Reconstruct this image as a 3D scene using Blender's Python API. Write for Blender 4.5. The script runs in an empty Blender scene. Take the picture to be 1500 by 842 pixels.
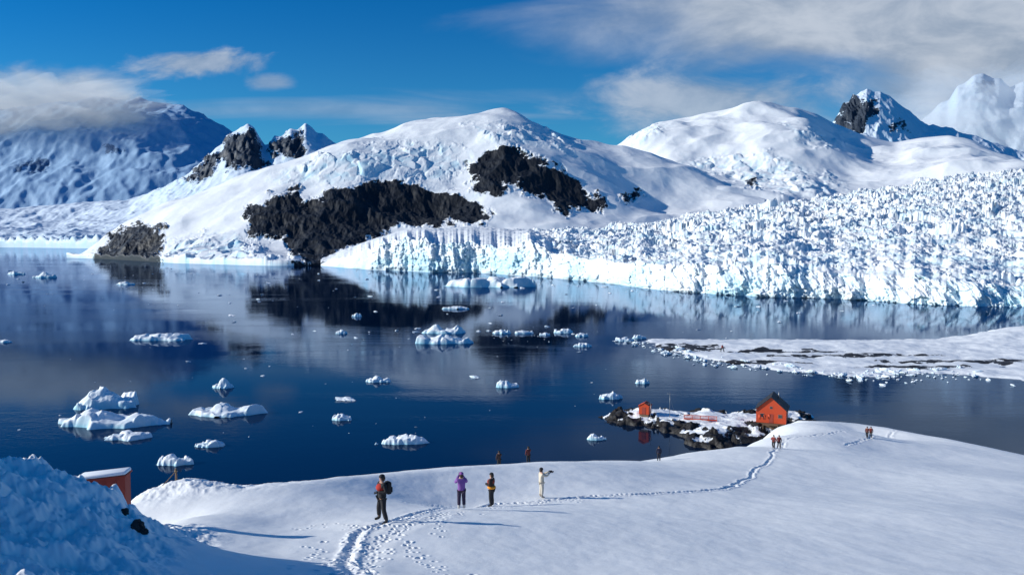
import bpy, math, random
import numpy as np
from mathutils import Vector, Matrix
R=math.radians
scene=bpy.context.scene; COL=scene.collection
FPX=1200.0; HZ=350.0; CAMZ=42.0
TH=math.atan((421-HZ)/FPX)
def UV(px,py):
    px=np.asarray(px,float); py=np.asarray(py,float)
    r=(px-750)/FPX; up=(421-py)/FPX
    dy=up*math.sin(TH)+math.cos(TH); dz=up*math.cos(TH)-math.sin(TH)
    return r/dy, dz/dy
def PX(x,y,z):
    dz=z-CAMZ
    f=y*math.cos(TH)-dz*math.sin(TH); up=y*math.sin(TH)+dz*math.cos(TH)
    return 750+FPX*x/f, 421-FPX*up/f
def P3(px,py,d):
    u,v=UV(px,py); return float(u*d),float(d),float(CAMZ+v*d)
def PW(px,py,z=0.0):
    u,v=UV(px,py); d=(z-CAMZ)/v; return float(u*d),float(d)
# ---------------- noise
def h2(ix,iy,s):
    h=(ix.astype(np.int64)*374761393+iy.astype(np.int64)*668265263+s*974634777)&0xffffffff
    h=((h^(h>>13))*1274126177)&0xffffffff
    h=h^(h>>16); return h/4294967295.0
def perlin(x,y,s=0):
    x=np.asarray(x,float); y=np.asarray(y,float)
    ix=np.floor(x); iy=np.floor(y); fx=x-ix; fy=y-iy
    a=fx*fx*fx*(fx*(fx*6-15)+10); b=fy*fy*fy*(fy*(fy*6-15)+10)
    def g(i,j):
        t=h2(ix+i,iy+j,s)*2*np.pi
        return np.cos(t)*(fx-i)+np.sin(t)*(fy-j)
    return ((g(0,0)*(1-a)+g(1,0)*a)*(1-b)+(g(0,1)*(1-a)+g(1,1)*a)*b)*1.4
def fbm(x,y,o=5,s=0,g=.5):
    t=0;a=1.0;f=1.0
    for k in range(o): t=t+a*perlin(x*f+k*17.3,y*f-k*9.1,s+k); a*=g; f*=2.03
    return t
def ridged(x,y,o=5,s=0,g=.5):
    t=0;a=1.0;f=1.0
    for k in range(o): t=t+a*(1-2*np.abs(perlin(x*f+k*13.7,y*f+k*5.3,s+k))); a*=g; f*=2.05
    return t/2
def worley(x,y,s=0):
    ix=np.floor(x); iy=np.floor(y)
    F1=np.full(x.shape,9.0); F2=np.full(x.shape,9.0)
    cx=np.zeros(x.shape); cy=np.zeros(x.shape); DX=np.zeros(x.shape); DY=np.zeros(x.shape)
    for i in (-1,0,1):
        for j in (-1,0,1):
            jx=ix+i; jy=iy+j
            qx=jx+.1+.8*h2(jx,jy,s); qy=jy+.1+.8*h2(jx,jy,s+7)
            dx=x-qx; dy=y-qy; d=np.sqrt(dx*dx+dy*dy)
            m=d<F1
            F2=np.where(m,F1,np.minimum(F2,d))
            cx=np.where(m,jx,cx); cy=np.where(m,jy,cy); DX=np.where(m,dx,DX); DY=np.where(m,dy,DY)
            F1=np.where(m,d,F1)
    return F1,F2,cx,cy,DX,DY
def facets(x,y,s=0,tilt=1.6):
    F1,F2,cx,cy,DX,DY=worley(x,y,s)
    r=h2(cx,cy,s+1); tx=h2(cx,cy,s+2)-.5; ty=h2(cx,cy,s+3)-.5
    return r+tilt*(tx*DX+ty*DY), F2-F1
def sstep(a,b,x):
    t=np.clip((x-a)/(b-a),0,1); return t*t*(3-2*t)
def blur(a,k):
    w=np.hanning(2*k+3)[1:-1]; w/=w.sum(); return np.convolve(np.pad(a,k,mode='edge'),w,'valid')
def polysd(X,Y,P):
    P=np.asarray(P,float); n=len(P); d=np.full(X.shape,1e18); ins=np.zeros(X.shape,bool)
    for i in range(n):
        ax,ay=P[i]; bx,by=P[(i+1)%n]; ex,ey=bx-ax,by-ay
        t=np.clip(((X-ax)*ex+(Y-ay)*ey)/(ex*ex+ey*ey+1e-9),0,1)
        d=np.minimum(d,(X-ax-t*ex)**2+(Y-ay-t*ey)**2)
        c=((ay>Y)!=(by>Y)); xx=ax+(Y-ay)/(by-ay+1e-12)*ex
        ins^=(c&(X<xx))
    d=np.sqrt(d); return np.where(ins,d,-d)
# ---------------- objects
def tag(o,label=None,cat=None,group=None,kind=None):
    if label:o['label']=label
    if cat:o['category']=cat
    if group:o['group']=group
    if kind:o['kind']=kind
    return o
def link(o,parent=None):
    COL.objects.link(o)
    if parent: o.parent=parent
    return o
def thing(name,label,cat,loc=(0,0,0),rz=0,group=None):
    o=bpy.data.objects.new(name,None); link(o); o.location=loc; o.rotation_euler=(0,0,rz)
    return tag(o,label,cat,group)
def gridobj(name,X,Y,Z,mat,attrs=None,smooth=True,parent=None):
    nr,nc=X.shape
    co=np.stack([X,Y,Z],-1).reshape(-1,3).astype(np.float32)
    idx=np.arange(nr*nc).reshape(nr,nc)
    q=np.stack([idx[:-1,:-1],idx[:-1,1:],idx[1:,1:],idx[1:,:-1]],-1).reshape(-1,4).astype(np.int32)
    me=bpy.data.meshes.new(name)
    me.vertices.add(len(co)); me.vertices.foreach_set('co',co.ravel())
    me.loops.add(q.size); me.loops.foreach_set('vertex_index',q.ravel())
    me.polygons.add(len(q)); me.polygons.foreach_set('loop_start',np.arange(0,q.size,4,dtype=np.int32))
    me.update(calc_edges=True)
    me.polygons.foreach_set('use_smooth',np.full(len(q),smooth))
    for k,v in (attrs or {}).items():
        a=me.attributes.new(k,'FLOAT','POINT'); a.data.foreach_set('value',np.asarray(v,dtype=np.float32).ravel())
    me.materials.append(mat)
    o=bpy.data.objects.new(name,me); return link(o,parent)
class MB:
    def __init__(s): s.v=[]; s.f=[]
    def box(s,x0,x1,y0,y1,z0,z1):
        b=len(s.v); s.v+=[(x0,y0,z0),(x1,y0,z0),(x1,y1,z0),(x0,y1,z0),(x0,y0,z1),(x1,y0,z1),(x1,y1,z1),(x0,y1,z1)]
        s.f+=[tuple(b+i for i in f) for f in ((0,3,2,1),(4,5,6,7),(0,1,5,4),(1,2,6,5),(2,3,7,6),(3,0,4,7))]; return s
    def tube(s,pts,r,n=8,r2=None):
        b0=len(s.v); pts=[Vector(p) for p in pts]
        for k,p in enumerate(pts):
            t=(pts[min(k+1,len(pts)-1)]-pts[max(k-1,0)]).normalized()
            a=t.cross(Vector((0,0,1)) if abs(t.z)<.9 else Vector((1,0,0))).normalized(); c=t.cross(a)
            rr=r if r2 is None else r+(r2-r)*k/(len(pts)-1)
            for i in range(n):
                an=2*math.pi*i/n; s.v.append(tuple(p+(a*math.cos(an)+c*math.sin(an))*rr))
        for k in range(len(pts)-1):
            for i in range(n):
                s.f.append((b0+k*n+i,b0+k*n+(i+1)%n,b0+(k+1)*n+(i+1)%n,b0+(k+1)*n+i))
        s.f.append(tuple(b0+i for i in range(n-1,-1,-1))); s.f.append(tuple(b0+(len(pts)-1)*n+i for i in range(n)))
        return s
    def poly(s,vs,fs):
        b=len(s.v); s.v+=[tuple(v) for v in vs]; s.f+=[tuple(b+i for i in f) for f in fs]; return s
    def ell(s,c,r,n=14,m=9,zmin=-1.0):
        b=len(s.v)
        for j in range(m+1):
            z=math.cos(math.acos(zmin)*j/m); q=math.sqrt(max(0,1-z*z))
            for i in range(n):
                a=2*math.pi*i/n; s.v.append((c[0]+r[0]*q*math.cos(a),c[1]+r[1]*q*math.sin(a),c[2]+r[2]*z))
        for j in range(m):
            for i in range(n): s.f.append((b+j*n+i,b+(j+1)*n+i,b+(j+1)*n+(i+1)%n,b+j*n+(i+1)%n))
        return s
    def build(s,name,mat,parent=None,smooth=False,bevel=0):
        me=bpy.data.meshes.new(name); me.from_pydata(s.v,[],s.f); me.update()
        if smooth: me.polygons.foreach_set('use_smooth',[True]*len(me.polygons))
        me.materials.append(mat); o=bpy.data.objects.new(name,me); link(o,parent)
        if bevel:
            m=o.modifiers.new('bevel','BEVEL'); m.width=bevel; m.segments=2
        return o
# ---------------- node helper
class NT:
    def __init__(s,t): s.t=t
    def node(s,typ,ins=None,**pr):
        n=s.t.nodes.new(typ)
        for k,v in pr.items(): setattr(n,k,v)
        for k,v in (ins or {}).items(): s.put(n.inputs[k],v)
        return n
    def put(s,i,v):
        if isinstance(v,bpy.types.NodeSocket): s.t.links.new(v,i)
        elif v is not None: i.default_value=v
    def m(s,op,a,b=None,c=None,clamp=False):
        n=s.node('ShaderNodeMath',operation=op); n.use_clamp=clamp
        s.put(n.inputs[0],a); s.put(n.inputs[1],b)
        if c is not None: s.put(n.inputs[2],c)
        return n.outputs[0]
    def noise(s,vec,scale,detail=4,rough=.55,dist=0):
        n=s.node('ShaderNodeTexNoise',{'Scale':scale,'Detail':detail,'Roughness':rough,'Distortion':dist}); s.put(n.inputs['Vector'],vec); return n.outputs[0]
    def scale(s,vec,xyz):
        n=s.node('ShaderNodeVectorMath',operation='MULTIPLY'); s.put(n.inputs[0],vec); n.inputs[1].default_value=xyz; return n.outputs[0]
    def mix(s,f,a,b,blend='MIX'):
        n=s.node('ShaderNodeMix',data_type='RGBA',blend_type=blend); s.put(n.inputs[0],f); s.put(n.inputs[6],a); s.put(n.inputs[7],b); return n.outputs[2]
    def ss(s,x,a,b,lo=0.0,hi=1.0):
        n=s.node('ShaderNodeMapRange',interpolation_type='SMOOTHSTEP'); s.put(n.inputs[0],x)
        for i,v in zip((1,2,3,4),(a,b,lo,hi)): s.put(n.inputs[i],v)
        return n.outputs[0]
    def bump(s,h,st,dist,nrm=None):
        n=s.node('ShaderNodeBump',{'Strength':st,'Distance':dist,'Height':h}); 
        if nrm: s.put(n.inputs['Normal'],nrm)
        return n.outputs[0]
def mat0(name):
    m=bpy.data.materials.new(name); m.use_nodes=True; t=NT(m.node_tree); b=m.node_tree.nodes['Principled BSDF']; return m,t,b
def rgb(*c): return (c[0],c[1],c[2],1)
def plain(name,c,rough=.6,var=.15,scale=8,metal=0):
    m,t,b=mat0(name); tc=t.node('ShaderNodeTexCoord').outputs['Object']
    n=t.noise(tc,scale,4); k=t.m('MULTIPLY_ADD',n,var*2,1-var)
    hs=t.node('ShaderNodeHueSaturation',{'Color':rgb(*c),'Value':k}); t.put(b.inputs['Base Color'],hs.outputs[0]); b.inputs['Roughness'].default_value=rough; b.inputs['Metallic'].default_value=metal
    t.put(b.inputs['Normal'],t.bump(t.noise(tc,scale*3,3),.3,.01)); return m
def snow_mat(name,snow=(.9,.915,.93),ice=(.5,.76,.87),rock=(.012,.014,.018),sc=1.0,bd=1.0,bs=.5,steep=(.75,.35),steepamt=.5,rockmask=True,fleck=.7,led=.36,n4w=.9):
    m,t,b=mat0(name); g=t.node('ShaderNodeNewGeometry'); pos=g.outputs['Position']
    nz=t.node('ShaderNodeSeparateXYZ',{0:g.outputs['Normal']}).outputs[2]
    n1=t.noise(pos,.02*sc,6,.6); n2=t.noise(pos,.12*sc,6,.65); n3=t.noise(pos,.6*sc,5,.6)
    st=t.ss(nz,steep[0],steep[1],0.0,1.0)
    ia=t.node('ShaderNodeAttribute',attribute_name='ice').outputs['Fac']
    f=t.m('ADD',t.m('MULTIPLY',t.m('MULTIPLY',st,steepamt),t.ss(n1,.3,.6)),ia,clamp=True)
    dirty=t.mix(t.ss(n2,.35,.65),rgb(*[c*.95 for c in snow]),rgb(*snow))
    col=t.mix(f,dirty,rgb(*ice))
    if rockmask:
        ra=t.node('ShaderNodeAttribute',attribute_name='rock').outputs['Fac']
        n4=t.noise(t.scale(pos,(.05*sc,.05*sc,.16*sc)),1.0,6,.7,.6)
        q=t.m('ADD',ra,t.m('MULTIPLY',t.m('SUBTRACT',n2,.5),.9)); q=t.m('ADD',q,t.m('MULTIPLY',t.m('SUBTRACT',n3,.5),fleck)); q=t.m('ADD',q,t.m('MULTIPLY',t.m('SUBTRACT',n4,.5),n4w))
        q=t.m('SUBTRACT',q,t.m('MULTIPLY',t.ss(nz,.45,.9),led))
        rm=t.ss(q,.36,.46)
        rc=t.mix(t.ss(n3,.35,.7),rgb(*[c*.5 for c in rock]),rgb(*[c*2.2 for c in rock]))
        col=t.mix(rm,col,rc)
    t.put(b.inputs['Base Color'],col); b.inputs['Roughness'].default_value=.55
    b.inputs['Specular IOR Level'].default_value=.25
    h=t.m('ADD',t.m('MULTIPLY',n2,1.0),t.m('MULTIPLY',n3,.3))
    t.put(b.inputs['Normal'],t.bump(h,bs,bd)); return m

# ---------------- camera / light / world
cam=bpy.data.cameras.new('camera'); co=bpy.data.objects.new('camera',cam); link(co)
co.location=(0,0,CAMZ); co.rotation_euler=(math.pi/2-TH,0,0); cam.lens=28.8; cam.sensor_width=36; cam.clip_end=60000; cam.clip_start=.1
scene.camera=co
EL=R(22); AZ=R(3)
S=Vector((-math.cos(EL)*math.cos(AZ),-math.cos(EL)*math.sin(AZ),math.sin(EL)))
sl=bpy.data.lights.new('sun','SUN'); sl.energy=5; sl.angle=R(.5); sl.color=(1,.98,.90)
so=bpy.data.objects.new('sun',sl); link(so); so.rotation_euler=S.to_track_quat('Z','Y').to_euler()
scene.view_settings.view_transform='Standard'; scene.view_settings.look='None'; scene.view_settings.exposure=0
w=bpy.data.worlds.new('World'); scene.world=w; w.use_nodes=True; t=NT(w.node_tree)
bg=w.node_tree.nodes['Background']
sky=t.node('ShaderNodeTexSky',sky_type='NISHITA'); sky.sun_disc=False; sky.sun_elevation=EL; sky.sun_rotation=math.atan2(S.x,S.y); sky.air_density=1.0; sky.dust_density=.2; sky.ozone_density=3.0; sky.altitude=0
d=t.node('ShaderNodeTexCoord').outputs['Generated']; sx=t.node('ShaderNodeSeparateXYZ',{0:d})
yy=t.m('MAXIMUM',sx.outputs[1],.06); U=t.m('DIVIDE',sx.outputs[0],yy); V=t.m('DIVIDE',t.m('MAXIMUM',sx.outputs[2],0),yy)
uv=t.node('ShaderNodeCombineXYZ',{0:U,1:V,2:0.0}).outputs[0]
nA=t.noise(t.scale(uv,(2.6,8,1)),1.0,9,.55,.5); nB=t.noise(t.scale(uv,(9,18,1)),1.0,9,.6,.4); nC=t.noise(t.scale(uv,(2.0,26,1)),1.0,6,.55,.6)
def ell(cx,cy,rx,ry):
    a=t.m('DIVIDE',t.m('SUBTRACT',U,(cx-750)/FPX),rx/FPX); b_=t.m('DIVIDE',t.m('SUBTRACT',V,(HZ-cy)/FPX),ry/FPX)
    return t.m('SUBTRACT',1.0,t.m('SQRT',t.m('ADD',t.m('MULTIPLY',a,a),t.m('MULTIPLY',b_,b_))))
def cl(e,n,k,a,b_,op):
    return t.m('MULTIPLY',t.ss(t.m('ADD',e,t.m('MULTIPLY',t.m('SUBTRACT',n,.5),k)),a,b_),op)
clouds=[cl(ell(1330,30,620,110),nA,1.3,-.05,.5,.95),cl(ell(305,96,125,30),nB,2.2,.1,.7,.75),cl(ell(400,124,50,18),nB,2.0,.05,.7,.5),cl(ell(20,150,210,55),nB,1.5,-.1,.6,.85),
        cl(ell(1430,130,270,120),nA,1.1,-.1,.6,.92),cl(ell(1040,150,240,62),nB,1.8,-.05,.8,.75),cl(ell(560,165,460,40),nC,3.0,.2,1.2,.35)]
cm=clouds[0]
for c in clouds[1:]: cm=t.m('SUBTRACT',1.0,t.m('MULTIPLY',t.m('SUBTRACT',1.0,cm),t.m('SUBTRACT',1.0,c)))
front=t.ss(sx.outputs[1],.05,.3); cm=t.m('MULTIPLY',cm,front)
skyc=t.mix(t.ss(V,.03,.34),rgb(.24,.80,1.12),rgb(.02,.54,1.04)); skyc=t.mix(1.0,sky.outputs[0],skyc,'MULTIPLY')
cshade=t.m('ADD',t.m('MULTIPLY',nB,.6),t.m('MULTIPLY',nA,.4))
cc=t.mix(t.ss(cshade,.38,.62),rgb(2.9,3.7,4.9),rgb(5.4,6.0,6.9))
t.put(bg.inputs[0],t.mix(cm,skyc,cc)); bg.inputs[1].default_value=.1

# ---------------- materials
M_snow=snow_mat('near_snow',snow=(.93,.935,.93),sc=8,bd=.05,bs=.5,steep=(.3,.1),steepamt=.1,rockmask=False)
M_mtn=snow_mat('mountain_snow',sc=1,bd=1.1,bs=.2,steep=(.75,.4),steepamt=.6)
M_far=snow_mat('far_snow_haze_tint',snow=(.33,.50,.71),ice=(.28,.48,.70),rock=(.08,.15,.26),sc=.4,bd=6,bs=.4)  # bluish distance haze mixed into snow, ice and rock colours
M_mid=snow_mat('middle_snow_haze_tint',snow=(.70,.79,.90),rock=(.028,.038,.055),sc=.6,bd=4,bs=.35,n4w=1.6)  # slight blue of distance haze put into the base colours
M_haze=snow_mat('haze_tinted_snow',snow=(.55,.65,.77),rock=(.2,.27,.37),sc=.5,bd=6,bs=.5)  # distance haze painted as grey-blue snow and pale rock
M_gl=snow_mat('glacier_ice',snow=(.90,.92,.94),ice=(.55,.79,.88),sc=2.2,bd=.9,bs=.5,steep=(.7,.15),steepamt=.4,rockmask=False)
M_berg=snow_mat('iceberg_ice',snow=(.87,.9,.93),ice=(.34,.67,.79),sc=9,bd=.12,bs=.3,steep=(.6,.2),steepamt=.5,rockmask=False)
M_islet=snow_mat('shore_rock_snow',rock=(.024,.022,.021),sc=5,bd=.25,bs=.6,fleck=.35,led=.15,n4w=.4)
def water_mat():
    m,t,b=mat0('sea_water'); nt=m.node_tree; nt.nodes.remove(b); pos=t.node('ShaderNodeNewGeometry').outputs['Position']
    big=t.noise(t.scale(pos,(.003,.012,1)),1.0,5,.55,.8)
    w1=t.noise(t.scale(pos,(.5,.8,1)),1.0,3,.5); w2=t.noise(t.scale(pos,(1.9,2.8,1)),1.0,3,.5); w3=t.noise(t.scale(pos,(.08,.16,1)),1.0,3,.5)
    amp=t.ss(big,.44,.66,.15,.75)
    h=t.m('MULTIPLY',t.m('ADD',t.m('ADD',t.m('MULTIPLY',w1,.09),t.m('MULTIPLY',w2,.03)),t.m('MULTIPLY',w3,.08)),amp)
    nr=t.bump(h,1.0,.42)
    di=t.node('ShaderNodeBsdfDiffuse',{'Color':rgb(.001,.010,.032)}); gl=t.node('ShaderNodeBsdfGlossy',{'Color':rgb(.50,.62,.78),'Roughness':.03,'Normal':nr})
    fr=t.node('ShaderNodeFresnel',{'IOR':1.30,'Normal':nr}); mx=t.node('ShaderNodeMixShader'); t.put(mx.inputs[0],fr.outputs[0]); t.put(mx.inputs[1],di.outputs[0]); t.put(mx.inputs[2],gl.outputs[0])
    nt.links.new(mx.outputs[0],[x for x in nt.nodes if x.type=='OUTPUT_MATERIAL'][0].inputs[0])
    return m
M_water=water_mat()
M_red=plain('red_painted_wood',(.56,.06,.012),.6); M_dred=plain('dark_red_wood',(.34,.05,.03),.75); M_black=plain('black_roofing',(.015,.015,.018),.7)
M_trim=plain('window_trim',(.35,.2,.15),.6); M_glass=plain('window_glass',(.02,.03,.04),.1); M_wood=plain('weathered_wood',(.16,.1,.06),.8); M_metal=plain('mast_metal',(.3,.3,.3),.4,metal=.6)
M_rope=plain('rope_fibre',(.3,.2,.1),.9); M_rocky=plain('dark_rock',(.035,.03,.028),.9,.4,3)
M_roofsnow=plain('roof_snow',(.85,.88,.92),.6,.05)

# ---------------- near terrain
RIDGE=[(190,738,38),(230,712,40),(270,703,42),(310,709,45),(355,716,50),(450,706,55),(500,698,58),(600,689,65),(700,681,72),(800,677,78),(900,674,85),(965,671,93),(1000,664,97),(1060,657,107),(1110,645,122),(1140,625,140),(1170,615,155),(1230,618,158),(1300,626,150),(1400,645,138),(1500,666,125),(1600,690,110),(1750,725,95)]
CP=[(560,765,30),(720,742,40),(676,747,42),(793,730,46),(965,675,90),(1137,657,110),(1272,641,145),
(750,842,22),(1100,842,24),(1500,842,28),(1500,760,45),(1100,760,40),(1100,710,65),(1300,700,80),(1500,710,75),(1300,662,115),(560,842,20),(300,842,17),(300,775,27),(420,772,31),
(0,680,20.5),(-100,670,20.5),(80,690,21),(140,708,21.5),(175,726,21.8),(192,760,22),(225,790,23),(0,842,13.5),(150,842,15),
(200,740,36),(240,765,31),(160,760,19)]+RIDGE[1:]
pts=[];zs=[]
for a,b,c in CP:
    x,y,z=P3(a,b,c); pts.append((x,y)); zs.append(z)
def add(px,d,z):
    u,_=UV(px,600); pts.append((float(u*d),d)); zs.append(z)
for px,d,z in [(190,31,29.5),(0,30,30.5),(-150,32,30),(0,44,21),(200,52,17),(355,66,15),(500,76,13),(600,88,9),(740,82,18.7),(700,100,8),(850,110,7),(1000,122,5),(1060,132,4),(1110,150,3),(1150,170,1.5),(1190,185,.5),(1260,185,0),(1350,175,0),(1450,165,0),(1600,150,0),(1750,140,0),
               (0,70,2),(250,85,0),(500,110,-3),(750,135,-4),(950,150,-4),(1080,175,-4),(1200,215,-6),(1400,215,-6),(1600,200,-6),(750,180,-12),(400,140,-10),(-300,60,5)]: add(px,d,z)
for x,y,z in [(0,2,40),(-12,8,39.2),(-25,10,40),(-30,22,36),(12,8,37),(25,12,34),(0,12,36.2),(-6,14,35.8),(40,20,30),(60,45,20),(-40,40,25)]: pts.append((x,y)); zs.append(z)
pts=np.array(pts); zs=np.array(zs)
def kern(r2): return .5*r2*np.log(r2+1e-9)
n=len(pts); dd=((pts[:,None]-pts[None])**2).sum(-1)
A=np.zeros((n+3,n+3)); A[:n,:n]=kern(dd)+np.eye(n)*1.0; A[:n,n]=1; A[:n,n+1:]=pts; A[n,:n]=1; A[n+1:,:n]=pts.T
WT=np.linalg.solve(A,np.concatenate([zs,[0,0,0]]))
RL=[(-60,676,21),(0,680,21),(60,687,21),(120,700,21.5),(150,710,21.5),(178,726,22),(188,748,24)]+RIDGE
ra=np.array([[float(UV(p[0],p[1])[0]),float(UV(p[0],p[1])[1]),p[2]] for p in RL])
def base_h(x,y):
    x=np.asarray(x,float); y=np.asarray(y,float); z=WT[n]+WT[n+1]*x+WT[n+2]*y
    for i in range(n): z=z+WT[i]*kern((x-pts[i,0])**2+(y-pts[i,1])**2)
    # the crest line of the slope: nothing behind it rises over it
    u=x/np.maximum(y,.1); vr=np.interp(u,ra[:,0],ra[:,1]); dr=np.interp(u,ra[:,0],ra[:,2])
    cap=CAMZ+vr*y-.012*np.maximum(0,y-dr)**2*(30/np.maximum(dr,30))+40*sstep(-.66,-.74,u)+8*sstep(16,11,y)
    k=.25; hh=np.clip(.5+.5*(cap-z)/k,0,1); z=cap*(1-hh)+z*hh-k*hh*(1-hh)
    # out-of-view snow rise at the left, raised to lengthen the foreground shadow
    return z+sstep(-.68,-.84,u)*sstep(5,12,y)*sstep(36,28,y)*(1.2+np.clip((y-18)*.12,-1,1.5))
def near_h(x,y):
    x=np.asarray(x,float); y=np.asarray(y,float); z=base_h(x,y)
    z=z+.07*fbm(x/9,y/9,3,3)*np.clip(y/30,.3,1.5)+.016*fbm(x/1.3,y/2.2,3,9)
    m=sstep(-8.0,-10.0,x+.25*(y-22))*sstep(30,24,y)
    z=z+m*(.46*ridged(x/2.2,y/2.2,4,21)+.20*fbm(x/.8,y/.8,4,5,.6)-.14)
    m2=sstep(5,1.5,np.hypot((x+17)*.6,(y-41)*.8))
    z=z+m2*(.35*ridged(x/1.5,y/1.5,4,33)-.08)
    return z
def ray(px,py,h=near_h,d0=9):
    u,v=UV(px,py); ds=np.linspace(d0,220,4000); zz=h(u*ds,ds); k=np.argmax(CAMZ+v*ds<zz)
    d=ds[k]; return float(u*d),float(d),float(zz[k])
ucol=np.concatenate([np.linspace(-1.5,-.70,80)[:-1],np.linspace(-.70,.70,1300),np.linspace(.70,1.3,40)[1:]])
drow=np.geomspace(5,235,1250)
GU,GY=np.meshgrid(ucol,drow); GX=GU*GY; GZ=near_h(GX,GY)
rng=random.Random(4)
def stamp(x,y,r,dep,rim=.25):
    u=x/y; rr=r*3
    j0,j1=np.searchsorted(ucol,[u-rr/y,u+rr/y]); i0,i1=np.searchsorted(drow,[y-rr,y+rr])
    if j1<=j0 or i1<=i0: return
    q=((GX[i0:i1,j0:j1]-x)**2+(GY[i0:i1,j0:j1]-y)**2)/(r*r)
    GZ[i0:i1,j0:j1]-=dep*(np.exp(-q*1.4)-rim*np.exp(-(np.sqrt(q)-1.5)**2*4))
def trail(pl,w,dep,step=.34,r=.11,lanes=1,trough=.05):
    P=[ray(*p) for p in pl]; seg=[]
    for a,b in zip(P[:-1],P[1:]):
        L=math.hypot(b[0]-a[0],b[1]-a[1]); k=max(1,int(L/step))
        for i in range(k):
            f=i/k; seg.append((a[0]+(b[0]-a[0])*f,a[1]+(b[1]-a[1])*f,(b[0]-a[0])/L,(b[1]-a[1])/L))
    for k,(x,y,tx,ty) in enumerate(seg):
        wob=.2*math.sin(k*.13)+.1*math.sin(k*.31)
        x-=ty*wob; y+=tx*wob
        if trough: stamp(x,y,w*.8,trough*.75,.3)
        for l in range(lanes):
            s=(1 if (k+l)%2 else -1)*.12+rng.gauss(0,1)*w*.5
            rr=r*rng.uniform(.6,1.1)*max(.8,y/50)
            stamp(x-ty*s+rng.uniform(-.1,.1),y+tx*s+rng.uniform(-.1,.1),rr,dep*.8*rng.uniform(.6,1.3))
trail([(520,842),(516,810),(530,778),(575,760),(640,746),(720,739),(800,733),(860,727),(930,724),(1000,722),(1060,716),(1088,705),(1104,690),(1124,676),(1137,660)],.26,.09,lanes=2,trough=.12)
trail([(540,842),(552,800),(590,775),(650,750)],.5,.10,lanes=2,trough=.02,r=.1)
trail([(500,842),(530,800),(560,775),(610,756),(680,748)],1.1,.11,lanes=2,trough=0,r=.11)
trail([(655,842),(610,805),(590,785),(575,766)],.1,.12,step=.45,trough=0,r=.1)
trail([(690,842),(655,835),(600,790)],.1,.10,step=.5,trough=0,r=.1)
trail([(425,775),(470,768),(520,775),(560,765)],.4,.10,step=.4,trough=0,r=.1)
trail([(620,750),(640,765),(635,790)],.1,.10,step=.45,trough=0,r=.1)
trail([(590,735),(660,742),(720,744),(793,732),(860,735)],.5,.08,step=.4,trough=0,r=.1,lanes=2)
trail([(440,800),(490,825),(530,842)],.5,.09,step=.4,trough=0,r=.1)
trail([(1137,660),(1150,645),(1200,636),(1240,632)],.3,.12,lanes=1,trough=.06)
trail([(1240,652),(1272,641),(1310,630)],.3,.12,lanes=1,trough=.06)
o=gridobj('ground',GX,GY,GZ,M_snow); tag(o,'near snow covered slope with a trodden trail across it','snow slope',kind='structure')
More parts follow.
